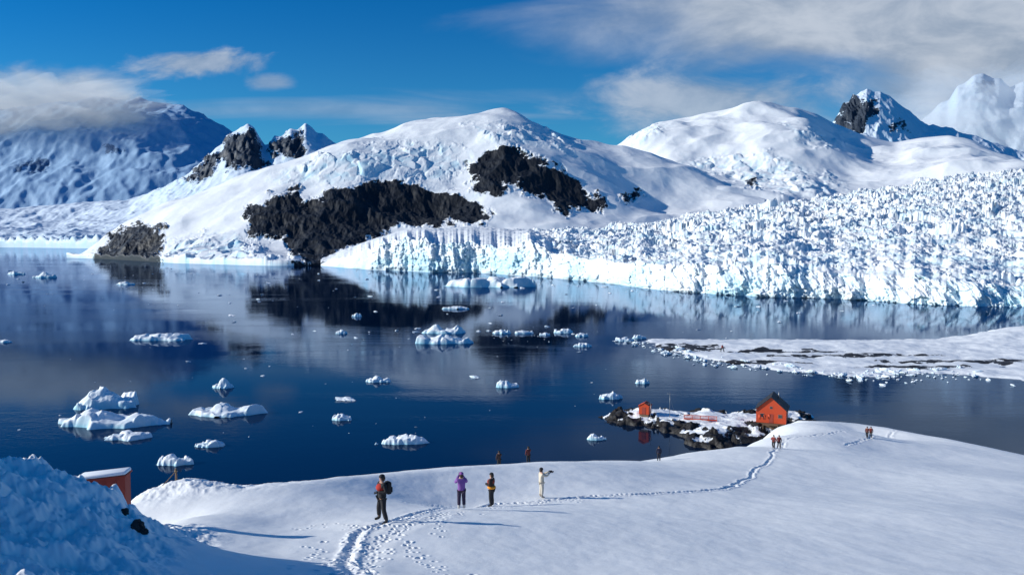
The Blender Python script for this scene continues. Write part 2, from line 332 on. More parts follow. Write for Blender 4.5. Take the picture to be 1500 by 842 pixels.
# ---------------- people (before the heavy meshes)
def skin(name,V,E,RAD,mat,parent,sub=1):
    me=bpy.data.meshes.new(name); me.from_pydata(V,E,[]); me.update(); ob=bpy.data.objects.new(name,me); link(ob)
    md=ob.modifiers.new('skin','SKIN'); md.use_smooth_shade=True
    sk=me.skin_vertices[0].data
    for i,r in enumerate(RAD): sk[i].radius=(r,r) if not isinstance(r,tuple) else r; sk[i].use_root=(i==0)
    sb=ob.modifiers.new('sub','SUBSURF'); sb.levels=sub; sb.render_levels=sub
    return ob,parent,mat
PEND=[]
def skinq(*a,**k): PEND.append(skin(*a,**k))
cloth_cache={}
def cloth(c):
    if c not in cloth_cache: cloth_cache[c]=plain('cloth_%d'%len(cloth_cache),c,.85,.12,20)
    return cloth_cache[c]
SKINM=plain('skin',(.5,.28,.2),.6,.05)
def person(label,px,py,h,face,arms,legs,jk,tr,bt,hat,band=None,pack=None,hood=False,xyz=None,glove=(.02,.02,.02),group=None,belt=None):
    x,y,z=xyz or ray(px,py)
    root=thing('person',label,'person',(x,y,z+.02),R(face),group); s=h/1.75; root.scale=(s,s,s)
    A={'stand':((.27,-.02,1.15),(.26,.08,.90)),'photo':((.27,.14,1.22),(.07,.33,1.52)),'reach':((.24,.22,1.28),(.09,.50,1.44)),'front':((.31,-.02,1.16),(.12,.22,1.14)),'hip':((.36,-.08,1.18),(.2,.06,1.02))}
    arm=[A[arms[0]],A[arms[1]]]
    L={'stand':(((.11,.02,.5),(.12,-.02,.09)),)*2,'wide':(((.2,.04,.5),(.29,-.02,.09)),)*2,'walk':(((.12,.13,.52),(.12,.12,.1)),((.12,.02,.5),(.12,-.3,.1)))}[legs]
    V=[(0,0,.95),(0,0,1.15),(0,0,1.36),(0,.0,1.50),(0,.01,1.60),(0,.005,1.69)]; E=[(0,1),(1,2),(2,3),(3,4),(4,5)]; RR=[(.15,.12),(.14,.11),(.17,.12),.055,(.078,.095),(.075,.085)]
    V.append((0,.10,1.60)); E.append((4,6)); RR.append(.018)
    jV=[(0,0,.86),(0,0,.98),(0,0,1.18),(0,0,1.38),(0,0,1.49)]; jE=[(0,1),(1,2),(2,3),(3,4)]; jR=[(.20,.165),(.19,.16),(.19,.155),(.195,.15),.09]
    tV=[(0,0,.97)]; tE=[]; tR=[(.165,.14)]
    for k,sd in enumerate((-1,1)):
        e,wv=arm[k]; e=(sd*e[0],e[1],e[2]); wv=(sd*wv[0],wv[1],wv[2]); b=len(V)
        V+=[(sd*.17,0,1.40),e,wv]; E+=[(2,b),(b,b+1),(b+1,b+2)]; RR+=[.062,.045,.03]
        b=len(jV); jV+=[(sd*.19,0,1.39),e,wv]; jE+=[(3,b),(b,b+1),(b+1,b+2)]; jR+=[.085,.07,.055]
        kn,an=L[k]; kn=(sd*kn[0],kn[1],kn[2]); an=(sd*an[0],an[1],an[2]); b=len(V)
        V+=[(sd*.1,0,.88),kn,an,(an[0]*1.1,an[1]+.15,.045)]; E+=[(0,b),(b,b+1),(b+1,b+2),(b+2,b+3)]; RR+=[.085,.058,.04,.035]
        b=len(tV); tV+=[(sd*.1,0,.86),kn,(an[0],an[1],.16)]; tE+=[(0,b),(b,b+1),(b+1,b+2)]; tR+=[.115,.09,.085]
        skinq('boot',[(an[0],an[1],.27),(an[0],an[1]-.01,.09),(an[0]*1.03,an[1]+.08,.06),(an[0]*1.08,an[1]+.18,.05)],[(0,1),(1,2),(2,3)],[.07,.068,.055,.045],cloth(bt),root)
        wd=Vector(wv); d=(wd-Vector(e)).normalized(); sidev=d.cross(Vector((sd,0,.2))).normalized(); cu=d.cross(sidev).normalized()*-sd
        hV=[tuple(wd-d*.02),tuple(wd+d*.05),tuple(wd+d*.09)]; hE=[(0,1),(1,2)]; hR=[.038,(.042,.03),(.04,.026)]
        for q,(o_,ln) in enumerate(((-.032,.06),(-.011,.07),(.011,.066),(.032,.05))):
            b=len(hV); p0=wd+d*.10+sidev*o_; hV+=[tuple(p0),tuple(p0+d*ln*.55+cu*.012),tuple(p0+d*ln*.75+cu*ln*.6)]; hE+=[(2,b),(b,b+1),(b+1,b+2)]; hR+=[.013,.012,.010]
        b=len(hV); hV+=[tuple(wd+d*.045+sidev*.045),tuple(wd+d*.085+sidev*.06+cu*.02)]; hE+=[(1,b),(b,b+1)]; hR+=[.015,.012]
        skinq('glove',hV,hE,hR,cloth(glove),root)
    skinq('body',V,E,RR,SKINM,root); skinq('jacket',jV,jE,jR,cloth(jk),root,sub=2); skinq('trousers',tV,tE,tR,cloth(tr),root,sub=2)
    for sd in (-1,1): MB().ell((sd*.033,.085,1.625),(.012,.01,.009),8,6).build('eye',cloth((.02,.02,.02)),root,True)
    MB().ell((0,-.005,1.655),(.105,.115,.10),18,10,-.1).build('hat',cloth(hat),root,True)
    MB().ell((0,-.035,1.60),(.098,.095,.12),16,10,-.8).build('hair' if not hood else 'hood',cloth((.05,.03,.02) if not hood else jk),root,True)
    if band: MB().ell((0,.03,1.28),(.20,.195,.15),22,12,-.999).build('chest_panel',cloth(band),root,True)
    if belt: MB().ell((0,0,1.0),(.25,.215,.11),22,10,-.999).build('waist_band',cloth(belt),root,True)
    if pack:
        m=MB().box(-.15,.15,-.33,-.15,1.0,1.45); m.build('backpack',cloth(pack),root,False,.05)
        MB().box(-.11,.11,-.38,-.335,1.05,1.25).build('backpack_pocket',cloth(pack),root,False,.02)
    return root
def held(label,root,loc,sz,name='camera'):
    x=root.matrix_basis@Vector(loc); o=thing(name,label,'camera',tuple(x),root.rotation_euler.z)
    MB().box(-sz[0],sz[0],-sz[1],sz[1],-sz[2],sz[2]).build('camera_body',cloth((.015,.015,.016)),o,False,.006)
    m=MB().tube([(0,sz[1]+.001,0),(0,sz[1]+.07,0)],sz[2]*.75,12); m.build('lens',cloth((.015,.015,.016)),o,True)
BLK=(.012,.012,.015)
p1=person('nearest and largest figure on the snow, black clothes with red chest panel, legs apart',560,765,1.85,125,('front','hip'),'wide',BLK,BLK,(.02,.02,.02),BLK,band=(.4,.025,.015),pack=BLK)
p2=person('person in purple jacket and dark trousers raising a camera with both hands',676,746,1.72,10,('photo','photo'),'stand',(.22,.09,.33),(.03,.02,.05),(.5,.48,.46),(.25,.08,.3))
p3=person('person in black jacket with orange waist band between the purple and cream dressed people',720,742,1.85,70,('front','front'),'stand',(.03,.015,.012),BLK,BLK,BLK,band=(.3,.03,.01),belt=(.75,.28,.02))
p4=person('person in cream jacket and trousers with black hat holding a camera out to the right',793,729,1.75,-70,('reach','reach'),'stand',(.6,.53,.42),(.55,.5,.42),(.35,.3,.25),BLK)
held('small black camera held by the person in purple jacket',p2,(0,.46,1.55),(.07,.03,.045)); held('small black camera held out by the person in cream clothes',p4,(0,.66,1.44),(.07,.03,.045))
person('person in dark navy clothes standing alone on the ridge by the water',965,675,1.72,0,('stand','stand'),'stand',(.012,.015,.04),(.015,.015,.025),BLK,BLK)
person('left one of the pair walking on the trail near the orange hut, red jacket',1133,657,1.72,150,('stand','front'),'walk',(.25,.04,.03),BLK,BLK,BLK)
person('right one of the pair walking on the trail near the orange hut, dark red jacket',1141,657,1.72,170,('stand','stand'),'walk',(.12,.02,.02),BLK,BLK,BLK)
person('left one of the two tiny dark figures on the far right snow hump',1270,641,1.75,140,('stand','stand'),'walk',(.12,.03,.02),BLK,BLK,BLK)
person('right one of the two tiny dark figures on the far right snow hump',1275.5,641,1.75,160,('stand','front'),'stand',(.2,.03,.02),BLK,BLK,BLK)
for px,lb,c in ((731,'dark figure half hidden behind the snow ridge, left of its neighbour',(.03,.015,.015)),(774,'dark red and black figure half hidden behind the snow ridge, right of its neighbour',(.10,.02,.02))):
    u,_=UV(px,670); x=float(u)*79; z=float(near_h(x,79.0)); person(lb,0,0,1.75,20,('stand','photo'),'stand',c,BLK,BLK,BLK,xyz=(x,79,z))
dg=bpy.context.evaluated_depsgraph_get()
for ob,par,mat in PEND:
    me=bpy.data.meshes.new_from_object(ob.evaluated_get(dg)); ob.modifiers.clear(); ob.data=me; me.materials.clear(); me.materials.append(mat); ob.parent=par
# ---------------- small near things
x,y,_=P3(258,706,40.5); z=float(near_h(x,y)); pt=thing('marker_post','short weathered wooden post on the small lit snow mound','post',(x,y,z))
MB().tube([(0,0,-.1),(.01,0,.32),(0,0,.66)],.05,10).build('post',M_wood,pt,True); MB().tube([(0,0,.5),(0,0,.56)],.07,10).build('rope_coil',M_rope,pt,True)
q=P3(194,742,36.5); rp=[Vector((x,y,z+.53)).lerp(Vector(q),k/12)-Vector((0,0,.2*math.sin(math.pi*k/12))) for k in range(13)]
tag(MB().tube(rp,.02,6).build('rope',M_rope,None,True),'brown rope sagging from the wooden post down to the left','rope')
X0,_,zt=P3(183,697,27); Y0=27.0
sh=thing('red_shed','corner of dark red wooden shed under snow behind the left snow mound','shed',(X0,Y0,zt),R(6))
MB().poly([(-1.5,0,-2.6),(0,0,-2.6),(0,.5,-2.6),(-1.5,.5,-2.6),(-1.5,0,-.14),(0,0,0),(0,.5,0),(-1.5,.5,-.14)],[(0,3,2,1),(4,5,6,7),(0,1,5,4),(1,2,6,5),(2,3,7,6),(3,0,4,7)]).build('wall',M_dred,sh); m=MB()
for k in range(4): m.box(-1.4+.36*k,-1.36+.36*k,-.03,-.003,-2.6,-.16)
m.build('wall_batten',M_dred,sh)
def slab(x0,x1,y0,y1,z,th,tilt): 
    return MB().poly([(x0,y0,z+tilt),(x1,y0,z),(x1,y1,z),(x0,y1,z+tilt),(x0,y0,z+tilt+th),(x1,y0,z+th),(x1,y1,z+th),(x0,y1,z+tilt+th)],[(0,3,2,1),(4,5,6,7),(0,1,5,4),(1,2,6,5),(2,3,7,6),(3,0,4,7)])
rf=slab(-1.55,.05,-.06,.56,.004,.04,-.149).build('roof',M_dred,sh); slab(-1.53,.03,-.05,.54,.046,.13,-.146).build('roof_snow',M_roofsnow,rf,True,.045)
def rockmesh(r,seed,sq=.6):
    g=MB().ell((0,0,0),(1,1,1),18,12); out=[]
    for v in g.v:
        a=np.array(v); nn=float(fbm(np.array(a[0]*1.6+seed+a[2]),np.array(a[1]*1.6+a[2]*.7),3,seed)); k=r*(1+.5*nn); out.append((a[0]*k,a[1]*k*.8,a[2]*k*sq))
    g.v=out; return g
for i,(px,py,r) in enumerate([(183,752,.10),(201,772,.16),(210,781,.10)]):
    x,y,z=ray(px,py); o=rockmesh(r,i+5,.9).build('rock',M_rocky); o.location=(x,y,z); tag(o,['small dark rock highest on the shaded snow mound edge','larger dark rock poking out at the foot of the shaded mound','lowest small dark rock beside the shaded mound'][i],'rock')
# ---------------- sea
o=MB().poly([(-30000,-500,0),(30000,-500,0),(30000,40000,0),(-30000,40000,0)],[(0,1,2,3)]).build('sea',M_water); tag(o,'deep blue calm bay water','water',kind='structure')
# ---------------- low clouds (thin scattering volumes with added glow, hanging on the far summits)
def cloud(label,px,py,d,wpx,hpx,dep,dens,seed,glowk):
    x,y,z=P3(px,py,d); m=bpy.data.materials.new('glowing_cloud_vapour'); m.use_nodes=True; nt=m.node_tree; nt.nodes.clear()
    o_=nt.nodes.new('ShaderNodeOutputMaterial'); v=nt.nodes.new('ShaderNodeVolumeScatter'); v.inputs['Density'].default_value=dens; v.inputs['Color'].default_value=(.9,.95,1,1); v.inputs['Anisotropy'].default_value=.1
    e=nt.nodes.new('ShaderNodeEmission'); e.inputs['Color'].default_value=(.52,.68,.92,1); e.inputs['Strength'].default_value=dens*glowk; ad=nt.nodes.new('ShaderNodeAddShader')  # bluish self-glow stands in for light scattered many times
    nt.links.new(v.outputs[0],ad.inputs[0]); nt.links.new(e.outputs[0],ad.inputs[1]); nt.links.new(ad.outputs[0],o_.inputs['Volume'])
    g=MB().ell((0,0,0),(1,1,1),96,48); V=np.array(g.v)
    nn=fbm(V[:,0]*2.2+V[:,1]*1.3+seed,V[:,2]*2.6+V[:,1]*.9,5,seed,.55); k=1+.55*nn
    V=V*k[:,None]*np.array([wpx*d/FPX/2,dep/2,hpx*d/FPX/2]); g.v=[tuple(a) for a in V]
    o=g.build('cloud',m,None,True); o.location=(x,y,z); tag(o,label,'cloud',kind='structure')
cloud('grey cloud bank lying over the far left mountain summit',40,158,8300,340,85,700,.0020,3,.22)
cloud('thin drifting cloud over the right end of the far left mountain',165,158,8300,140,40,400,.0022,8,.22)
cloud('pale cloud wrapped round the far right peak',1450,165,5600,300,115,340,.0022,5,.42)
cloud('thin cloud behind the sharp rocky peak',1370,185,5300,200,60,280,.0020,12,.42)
# ---------------- mountains
def ip(u,lst,k): 
    a=np.array([[float(UV(p[0],p[1] if p[1]>0 else 350)[0])]+list(p) for p in lst]); return np.interp(u,a[:,0],a[:,k+1])
def layer(name,label,px0,px1,nc,nr,base,crest,prof,mat,noise,rocks=(),ices=(),seed=0,back=1.35,z0=0,cliff=8,smooth=True,rockamp=10,crestk=.3,soft=40):
    u=np.linspace(float(UV(px0,300)[0]),float(UV(px1,300)[0]),nc); kk=max(2,int(soft/(px1-px0)*nc))
    y0=blur(ip(u,base,2),kk); y1=blur(ip(u,crest,2),kk); v1=UV(0,ip(u,crest,1))[1]; v1=blur(v1,max(1,kk//8)); z1=CAMZ+v1*y1; z1b=blur(z1,kk)
    s=np.concatenate([[0,0.001],np.linspace(.004,1,nr),np.linspace(1.01,back,24)])
    Sg,Ug=np.meshgrid(s,u,indexing='ij'); Yg=y0+(y1-y0)*Sg
    pr=np.array(prof)
    Pf=sum(np.interp(Sg+o_,pr[:,0],pr[:,1]) for o_ in (-.06,-.03,0,.03,.06))/5
    Pf=np.where(Sg<=1,Pf,Pf[np.searchsorted(s,1.0)]-((Sg-1)/(back-1))**1.5*1.0)
    wgt=sstep(.55,1.0,Sg)
    Xg=Ug*Yg; Zg=z0+((z1b*(1-wgt)+z1*wgt)-z0)*Pf
    env=sstep(0,.15,Sg)*(1-(1-crestk)*np.exp(-((Sg-1)/.12)**2))
    D=0
    for wl,amp,kind in noise:
        if kind=='s':   # long snow folds and steps running across the slope
            D=D+amp*(np.abs(ridged(Xg/(wl*2.2)+Yg/wl*.3,Yg/(wl*.8)-Xg/wl*.15,3,seed+5,.35))**1.5)
            continue
        f=ridged if kind=='r' else fbm
        D=D+amp*f(Xg/wl,Yg/wl,4,seed+int(wl)%97,.40)
    Zg=Zg+env*D
    Zg=np.where((Sg>.0005)&(Sg<.3),np.maximum(Zg,cliff*(1+.5*fbm(Xg/60,Yg/60,3,seed+4))*sstep(0,.002,Sg)),Zg)
    px,py=PX(Xg,Yg,Zg)
    nx=fbm(px/35,py/25,5,seed+50,.65)*13; ny=fbm(px/30,py/22,5,seed+60,.65)*9
    rk=np.zeros_like(Xg); ic=np.zeros_like(Xg)
    for poly in rocks: rk=np.maximum(rk,np.clip(.5+polysd(px+nx,py+ny,poly)/16,0,1.25))
    for poly in ices: ic=np.maximum(ic,sstep(-12,16,polysd(px+nx*1.5,py+ny,poly)))
    if len(rocks):
        Zg=Zg+sstep(.3,.8,rk)*rockamp*(ridged(Xg/75+Yg/160,Yg/130-Xg/200,5,seed+8,.55)-.5); 
    icr=0
    if len(ices):
        fc,e=facets(Xg/42+.5*fbm(Xg/50,Yg/50,3,2),Yg/42+.3*perlin(Xg/40,Yg/40,9),seed+70,1.2); Zg=Zg+ic*((fc-.3)*11*sstep(0,.35,e)); fc,e=facets(Xg/17,Yg/17,seed+71); Zg=Zg+ic*fc*2
        icr=ic*np.clip(.65-fc,0,1)*.9
    Zg=np.where(Sg<.0005,-6,Zg)
    o=gridobj(name,Xg,Yg,Zg,mat,{'rock':rk,'ice':icr+np.zeros_like(Xg)},smooth=smooth); tag(o,label,'mountain',kind='structure'); return o
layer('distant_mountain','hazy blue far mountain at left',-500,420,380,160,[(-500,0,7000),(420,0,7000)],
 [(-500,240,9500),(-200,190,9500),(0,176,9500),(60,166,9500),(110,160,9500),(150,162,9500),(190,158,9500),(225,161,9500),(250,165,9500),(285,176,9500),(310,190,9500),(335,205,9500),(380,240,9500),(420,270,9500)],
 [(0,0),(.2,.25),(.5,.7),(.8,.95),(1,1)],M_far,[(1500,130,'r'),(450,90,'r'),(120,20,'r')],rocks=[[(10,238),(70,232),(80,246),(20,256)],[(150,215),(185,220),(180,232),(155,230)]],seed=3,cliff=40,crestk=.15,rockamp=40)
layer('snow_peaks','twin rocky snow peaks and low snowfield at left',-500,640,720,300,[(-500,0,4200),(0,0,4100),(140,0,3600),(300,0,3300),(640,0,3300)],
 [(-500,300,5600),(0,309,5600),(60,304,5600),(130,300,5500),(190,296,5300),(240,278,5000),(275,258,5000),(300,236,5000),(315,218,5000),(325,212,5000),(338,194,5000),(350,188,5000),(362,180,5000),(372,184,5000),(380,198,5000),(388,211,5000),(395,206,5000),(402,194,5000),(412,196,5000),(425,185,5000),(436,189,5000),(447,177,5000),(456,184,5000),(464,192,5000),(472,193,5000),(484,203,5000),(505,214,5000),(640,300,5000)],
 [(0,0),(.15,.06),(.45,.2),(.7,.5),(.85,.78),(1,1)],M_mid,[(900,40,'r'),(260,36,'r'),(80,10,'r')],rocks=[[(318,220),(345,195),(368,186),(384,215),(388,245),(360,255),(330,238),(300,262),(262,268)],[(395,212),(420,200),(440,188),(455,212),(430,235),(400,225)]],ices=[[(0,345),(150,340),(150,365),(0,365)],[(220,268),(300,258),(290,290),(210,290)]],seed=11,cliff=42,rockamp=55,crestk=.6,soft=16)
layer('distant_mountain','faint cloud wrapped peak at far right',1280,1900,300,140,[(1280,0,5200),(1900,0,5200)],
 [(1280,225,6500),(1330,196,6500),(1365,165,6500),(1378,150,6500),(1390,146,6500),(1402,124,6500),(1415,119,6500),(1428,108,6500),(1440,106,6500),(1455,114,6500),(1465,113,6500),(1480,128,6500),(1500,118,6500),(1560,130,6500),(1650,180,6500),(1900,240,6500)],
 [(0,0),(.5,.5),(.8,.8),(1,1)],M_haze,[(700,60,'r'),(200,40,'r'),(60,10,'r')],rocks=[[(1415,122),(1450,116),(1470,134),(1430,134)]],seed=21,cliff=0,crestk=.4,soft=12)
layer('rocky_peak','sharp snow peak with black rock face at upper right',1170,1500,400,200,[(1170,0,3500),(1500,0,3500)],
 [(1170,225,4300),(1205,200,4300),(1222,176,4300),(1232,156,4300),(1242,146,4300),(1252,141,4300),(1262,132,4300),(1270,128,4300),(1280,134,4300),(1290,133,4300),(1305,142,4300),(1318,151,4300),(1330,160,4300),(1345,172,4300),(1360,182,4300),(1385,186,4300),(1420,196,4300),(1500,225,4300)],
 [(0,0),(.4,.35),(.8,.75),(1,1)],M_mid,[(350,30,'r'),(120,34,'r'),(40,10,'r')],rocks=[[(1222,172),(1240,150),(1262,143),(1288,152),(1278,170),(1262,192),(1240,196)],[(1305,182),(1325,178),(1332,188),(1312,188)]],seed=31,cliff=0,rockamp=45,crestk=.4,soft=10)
layer('snow_mountain','broad smooth snow mountain behind the glacier at right',820,1950,900,360,[(820,0,1700),(1950,0,1500)],
 [(820,240,3100),(870,225,3100),(900,213,3100),(915,203,3100),(935,192,3100),(962,178,3100),(1000,173,3100),(1040,171,3100),(1075,174,3100),(1100,168,3100),(1130,164,3050),(1165,160,3000),(1195,166,3000),(1222,181,3000),(1260,196,3000),(1310,206,2900),(1350,199,2900),(1395,197,2800),(1425,210,2700),(1470,232,2600),(1500,241,2600),(1700,260,2600),(1950,260,2600)],
 [(0,.0),(.2,.28),(.4,.42),(.6,.6),(.8,.86),(1,1)],M_mtn,[(620,85,'f'),(260,26,'s'),(260,14,'r'),(90,1.5,'f')],rocks=[[(1088,262),(1118,262),(1118,276),(1090,277)]],ices=[[(1000,232),(1120,226),(1190,250),(1240,270),(1200,292),(1060,262)],[(905,200),(960,180),(975,190),(930,212)],[(1150,180),(1210,190),(1260,215),(1180,212)]],seed=41,cliff=0,crestk=.15,z0=20,soft=90)
layer('rocky_snow_dome','central snow dome with black rock cliffs above the bay',95,1120,1100,460,[(95,0,1850),(150,0,1720),(250,0,1420),(400,0,1270),(500,0,1300),(560,0,1350),(1120,0,1500)],
 [(95,381,1880),(130,374,1900),(150,352,1950),(175,335,2000),(240,302,2100),(330,272,2200),(400,250,2250),(440,236,2275),(470,226,2300),(500,213,2300),(530,206,2300),(560,203,2300),(590,196,2300),(620,195,2300),(660,188,2300),(690,181,2300),(705,174,2300),(722,169,2300),(740,167,2300),(757,171,2300),(775,180,2300),(800,190,2300),(850,204,2300),(900,216,2300),(950,231,2300),(1000,246,2250),(1060,268,2150),(1120,300,2000)],
 [(0,0.02),(.12,.1),(.25,.28),(.5,.68),(.62,.82),(.8,.93),(1,1)],M_mtn,[(420,36,'f'),(200,17,'s'),(170,6,'r'),(60,.6,'f')],
 rocks=[[(362,300),(395,285),(440,272),(450,296),(490,272),(560,262),(640,275),(690,295),(722,312),(720,328),(660,332),(580,335),(560,348),(520,365),(480,385),(430,384),(420,350),(362,352)],
        [(680,238),(700,240),(725,212),(755,210),(795,235),(840,262),(885,295),(880,312),(820,310),(780,285),(745,270),(755,285),(730,290),(690,278)],
        [(135,375),(165,345),(200,325),(240,330),(245,350),(225,385),(150,384)],[(905,285),(920,276),(940,288),(930,298),(910,296)]],
 ices=[[(400,262),(470,232),(560,215),(660,212),(680,235),(660,268),(560,258),(480,268)],[(240,355),(330,345),(370,358),(420,385),(300,390),(235,388)],[(690,185),(800,195),(840,215),(760,205),(700,205)]],seed=51,cliff=9,rockamp=15,crestk=.15,soft=50)
# ---------------- glacier
def glacier():
    nc=1350; u=np.linspace(float(UV(470,400)[0]),float(UV(1900,400)[0]),nc)
    front=[(470,389),(560,397),(700,400),(800,406),(900,417),(1000,427),(1100,433),(1200,438),(1300,443),(1400,447),(1500,450),(1700,456),(1900,462)]
    ftop=[(470,386),(505,378),(540,364),(580,349),(640,353),(700,360),(770,358),(800,364),(860,378),(920,386),(1000,388),(1100,390),(1200,398),(1300,407),(1400,414),(1500,418),(1900,428)]
    btop=[(470,378),(540,352),(600,336),(700,332),(800,337),(900,331),(1000,319),(1100,304),(1200,291),(1300,275),(1400,260),(1500,248),(1900,217)]
    bd=[(470,0,1330),(560,0,1450),(800,0,1600),(1100,0,1750),(1500,0,1950),(1900,0,1950)]
    y0=-CAMZ/UV(0,blur(ip(u,front,1),25))[1]; vt=UV(0,blur(ip(u,ftop,1),15))[1]; vb=UV(0,blur(ip(u,btop,1),25))[1]; yb=ip(u,bd,2)
    x0=u*y0; tp=np.clip((u-u[0])*12,0,1)
    f2,e2=facets(x0/9,x0*0+2.5,6,0)
    off=((f2-.5)*2+22*fbm(x0/110,x0*0,3,3)+7*ridged(x0/30,x0*0+.3,4,9))*tp
    y0=y0+off; zt=(CAMZ+vt*y0)*(1+.2*fbm(x0/35,x0*0,5,19,.6))
    n1=80; LEAN=14.0
    k=np.linspace(0,1,n1)[:,None]; Z1=-3+(zt+3)*k**.85+0*u
    Y1=y0+LEAN*k**1.8+0*Z1; X1=u*Y1
    fl=fbm(X1/11+Z1/60,Z1/20,5,12,.62)*4.6+ridged(X1/24-Z1/50,Z1/30,4,14)*3.0
    fc,e=facets(X1/9+.6*fbm(X1/9,Z1/9,3,1),Z1/8+.4*perlin(X1/7,Z1/7,3),17); fl=fl+fc*2.8-1.2*sstep(.12,0,e)
    fc2,e2=facets(X1/4,Z1/4,18); fl=fl+fc2*.7
    Y1=Y1-fl*sstep(0,.15,k)*tp
    n2=480; q=np.linspace(0,1,n2+1)[1:,None]; Yt=(y0+LEAN)*((yb/(y0+LEAN))**q); vz=(zt-CAMZ)/(y0+LEAN); vv=vz+(vb-vz)*q**.85; Zt=CAMZ+vv*Yt; Xt=u*Yt
    pxx,pyy=PX(Xt,Yt,Zt)
    k2=sstep(690,900,pxx+(pyy-350)*2.0+30*fbm(pxx/60,pyy/30,3,2)); k2=.10+.90*k2
    wx=Xt+16*fbm(Xt/40,Yt/40,5,3,.6); wy=Yt+16*fbm(Xt/40,Yt/40,5,4,.6)
    a,ea=facets(wx/26,wy/30,61,1.5); b,eb=facets(wx/11,wy/16,62,1.7); c,ec=facets(wx/60,wy/75,63,1.5); g,eg=facets(wx/4.5,wy/6,64,1.6)
    zone=sstep(-.5,.5,fbm(Xt/120,Yt/110,4,90,.6))
    H=((a-.3)*6.2*sstep(0,.55,ea)*(.2+1.0*zone)+(b-.35)*3.0*sstep(0,.5,eb)*(.35+.7*zone)+(c-.5)*6+(g-.5)*.6)+7*(ridged(wx/110,wy/50,4,66)-.3)+1.6*fbm(Xt/9,Yt/12,4,67)-2
    grow=np.clip(Yt/750,.75,1.7); ramp=sstep(0,.02,q)*.6+.4
    Zt=Zt+H*k2*grow*ramp+ (1-k2)*2.0*fbm(Xt/40,Yt/30,4,8)
    X=np.concatenate([X1,Xt]); Y=np.concatenate([Y1,Yt]); Z=np.concatenate([Z1,Zt])
    X[:n1]=u*Y[:n1]
    ice=np.concatenate([np.clip(.18+.8*fbm(X1/30,Z1/30,4,77)+.25*(1-k)-.15*fc,0,.9),np.clip(.55*sstep(.35,0,ea)+.25*sstep(.3,0,eb)-.12+.35*fbm(Xt/80,Yt/60,3,78),0,.8)*k2])
    o=gridobj('glacier',X,Y,Z,M_gl,{'ice':ice},smooth=True); tag(o,'wide crevassed glacier ending in a pale blue ice cliff at the water','glacier',kind='structure')
glacier()
# ---------------- patches: islet and spit
def patch(name,label,poly,z,mat,res,hfun,kind='structure'):
    P=np.array([PW(a,b) for a,b in poly]); x0,y0=P.min(0)-4; x1,y1=P.max(0)+4
    X,Y=np.meshgrid(np.arange(x0,x1,res),np.arange(y0,y1,res)); 
    sd=polysd(X+1.8*fbm(X/4,Y/4,4,7),Y+2.5*fbm(X/6,Y/6,3,8),P); Z,at=hfun(X,Y,sd)
    o=gridobj(name,X,Y,Z,mat,at); tag(o,label,'shore',kind='structure'); return lambda a,b:float(hfun(np.array([[a]]),np.array([[b]]),polysd(np.array([[a]])*1.0,np.array([[b]])*1.0,P))[0][0,0]),P
def isleh(X,Y,sd):
    f,e=facets(X/3.0+.3*perlin(X/2,Y/2,1),Y/3.0,91,1.6); f2,e2=facets(X/1.2,Y/1.2,92,1.6)
    rn_=1.15-sd/8+.8*fbm(X/4.5,Y/4.5,4,6); rk=np.clip(rn_,0.0,1); rr=sstep(.35,.7,rk)
    top=.5+1.2*sstep(0,8,sd)+.35*fbm(X/6,Y/6,3,4)
    Z=-1.0+sstep(-.6,1.6,sd)*(top+1)+((f-.5)*1.1+(f2-.5)*.5)*sstep(-.5,1,sd)*(.15+.85*rr)
    return Z,{'rock':rk,'ice':Z*0}
ih,_=patch('rocky_shore','dark rocky point with snow on top under the huts',[(876,611),(900,622),(940,628),(985,635),(1005,650),(1030,659),(1075,658),(1110,648),(1160,640),(1200,628),(1195,608),(1160,603),(1100,603),(1060,606),(1000,605),(960,601),(900,603)],0,M_islet,.25,isleh)
def spith(X,Y,sd):
    px,py=PX(X,Y,0*X)
    mound=4.0*np.exp(-(((px-1510)/90)**2+((py-497)/12)**2))+1.0*np.exp(-(((px-1250)/150)**2+((py-508)/6)**2))
    Z=-.6+sstep(-1,5,sd)*(1.1+.6*fbm(X/14,Y/9,4,5)+mound)
    wv=fbm(px/60,py/8,3,15)*3
    g=np.maximum.reduce([1-np.hypot((px-1250)/130,(py+wv-523)/3.2),1-np.hypot((px-1150)/90,(py+wv-516)/1.8),1-np.hypot((px-1420)/150,(py+wv-531)/2.6),1-np.hypot((px-1340)/90,(py+wv-540)/2),(1-np.hypot((px-1000)/60,(py-511)/6))*.9,(1-np.hypot((px-1100)/90,(py+wv-532)/3))*.8])
    rk=np.clip(.5+g*.7+.6*fbm(X/4,Y/4,5,9,.65),0,1)*sstep(-.25,.1,g)+ .9*sstep(2.5,0,sd)
    return Z,{'rock':rk,'ice':Z*0}
SP=[(935,497),(960,511),(1000,520),(1040,529),(1110,540),(1200,549),(1290,556),(1325,547),(1400,549),(1500,558),(1700,575),(1900,500),(1600,480),(1500,481),(1420,493),(1330,498),(1180,498),(1000,496)]
sh_,SPW=patch('shore','low snow covered gravel spit at right',SP,0,M_islet,.6,spith)
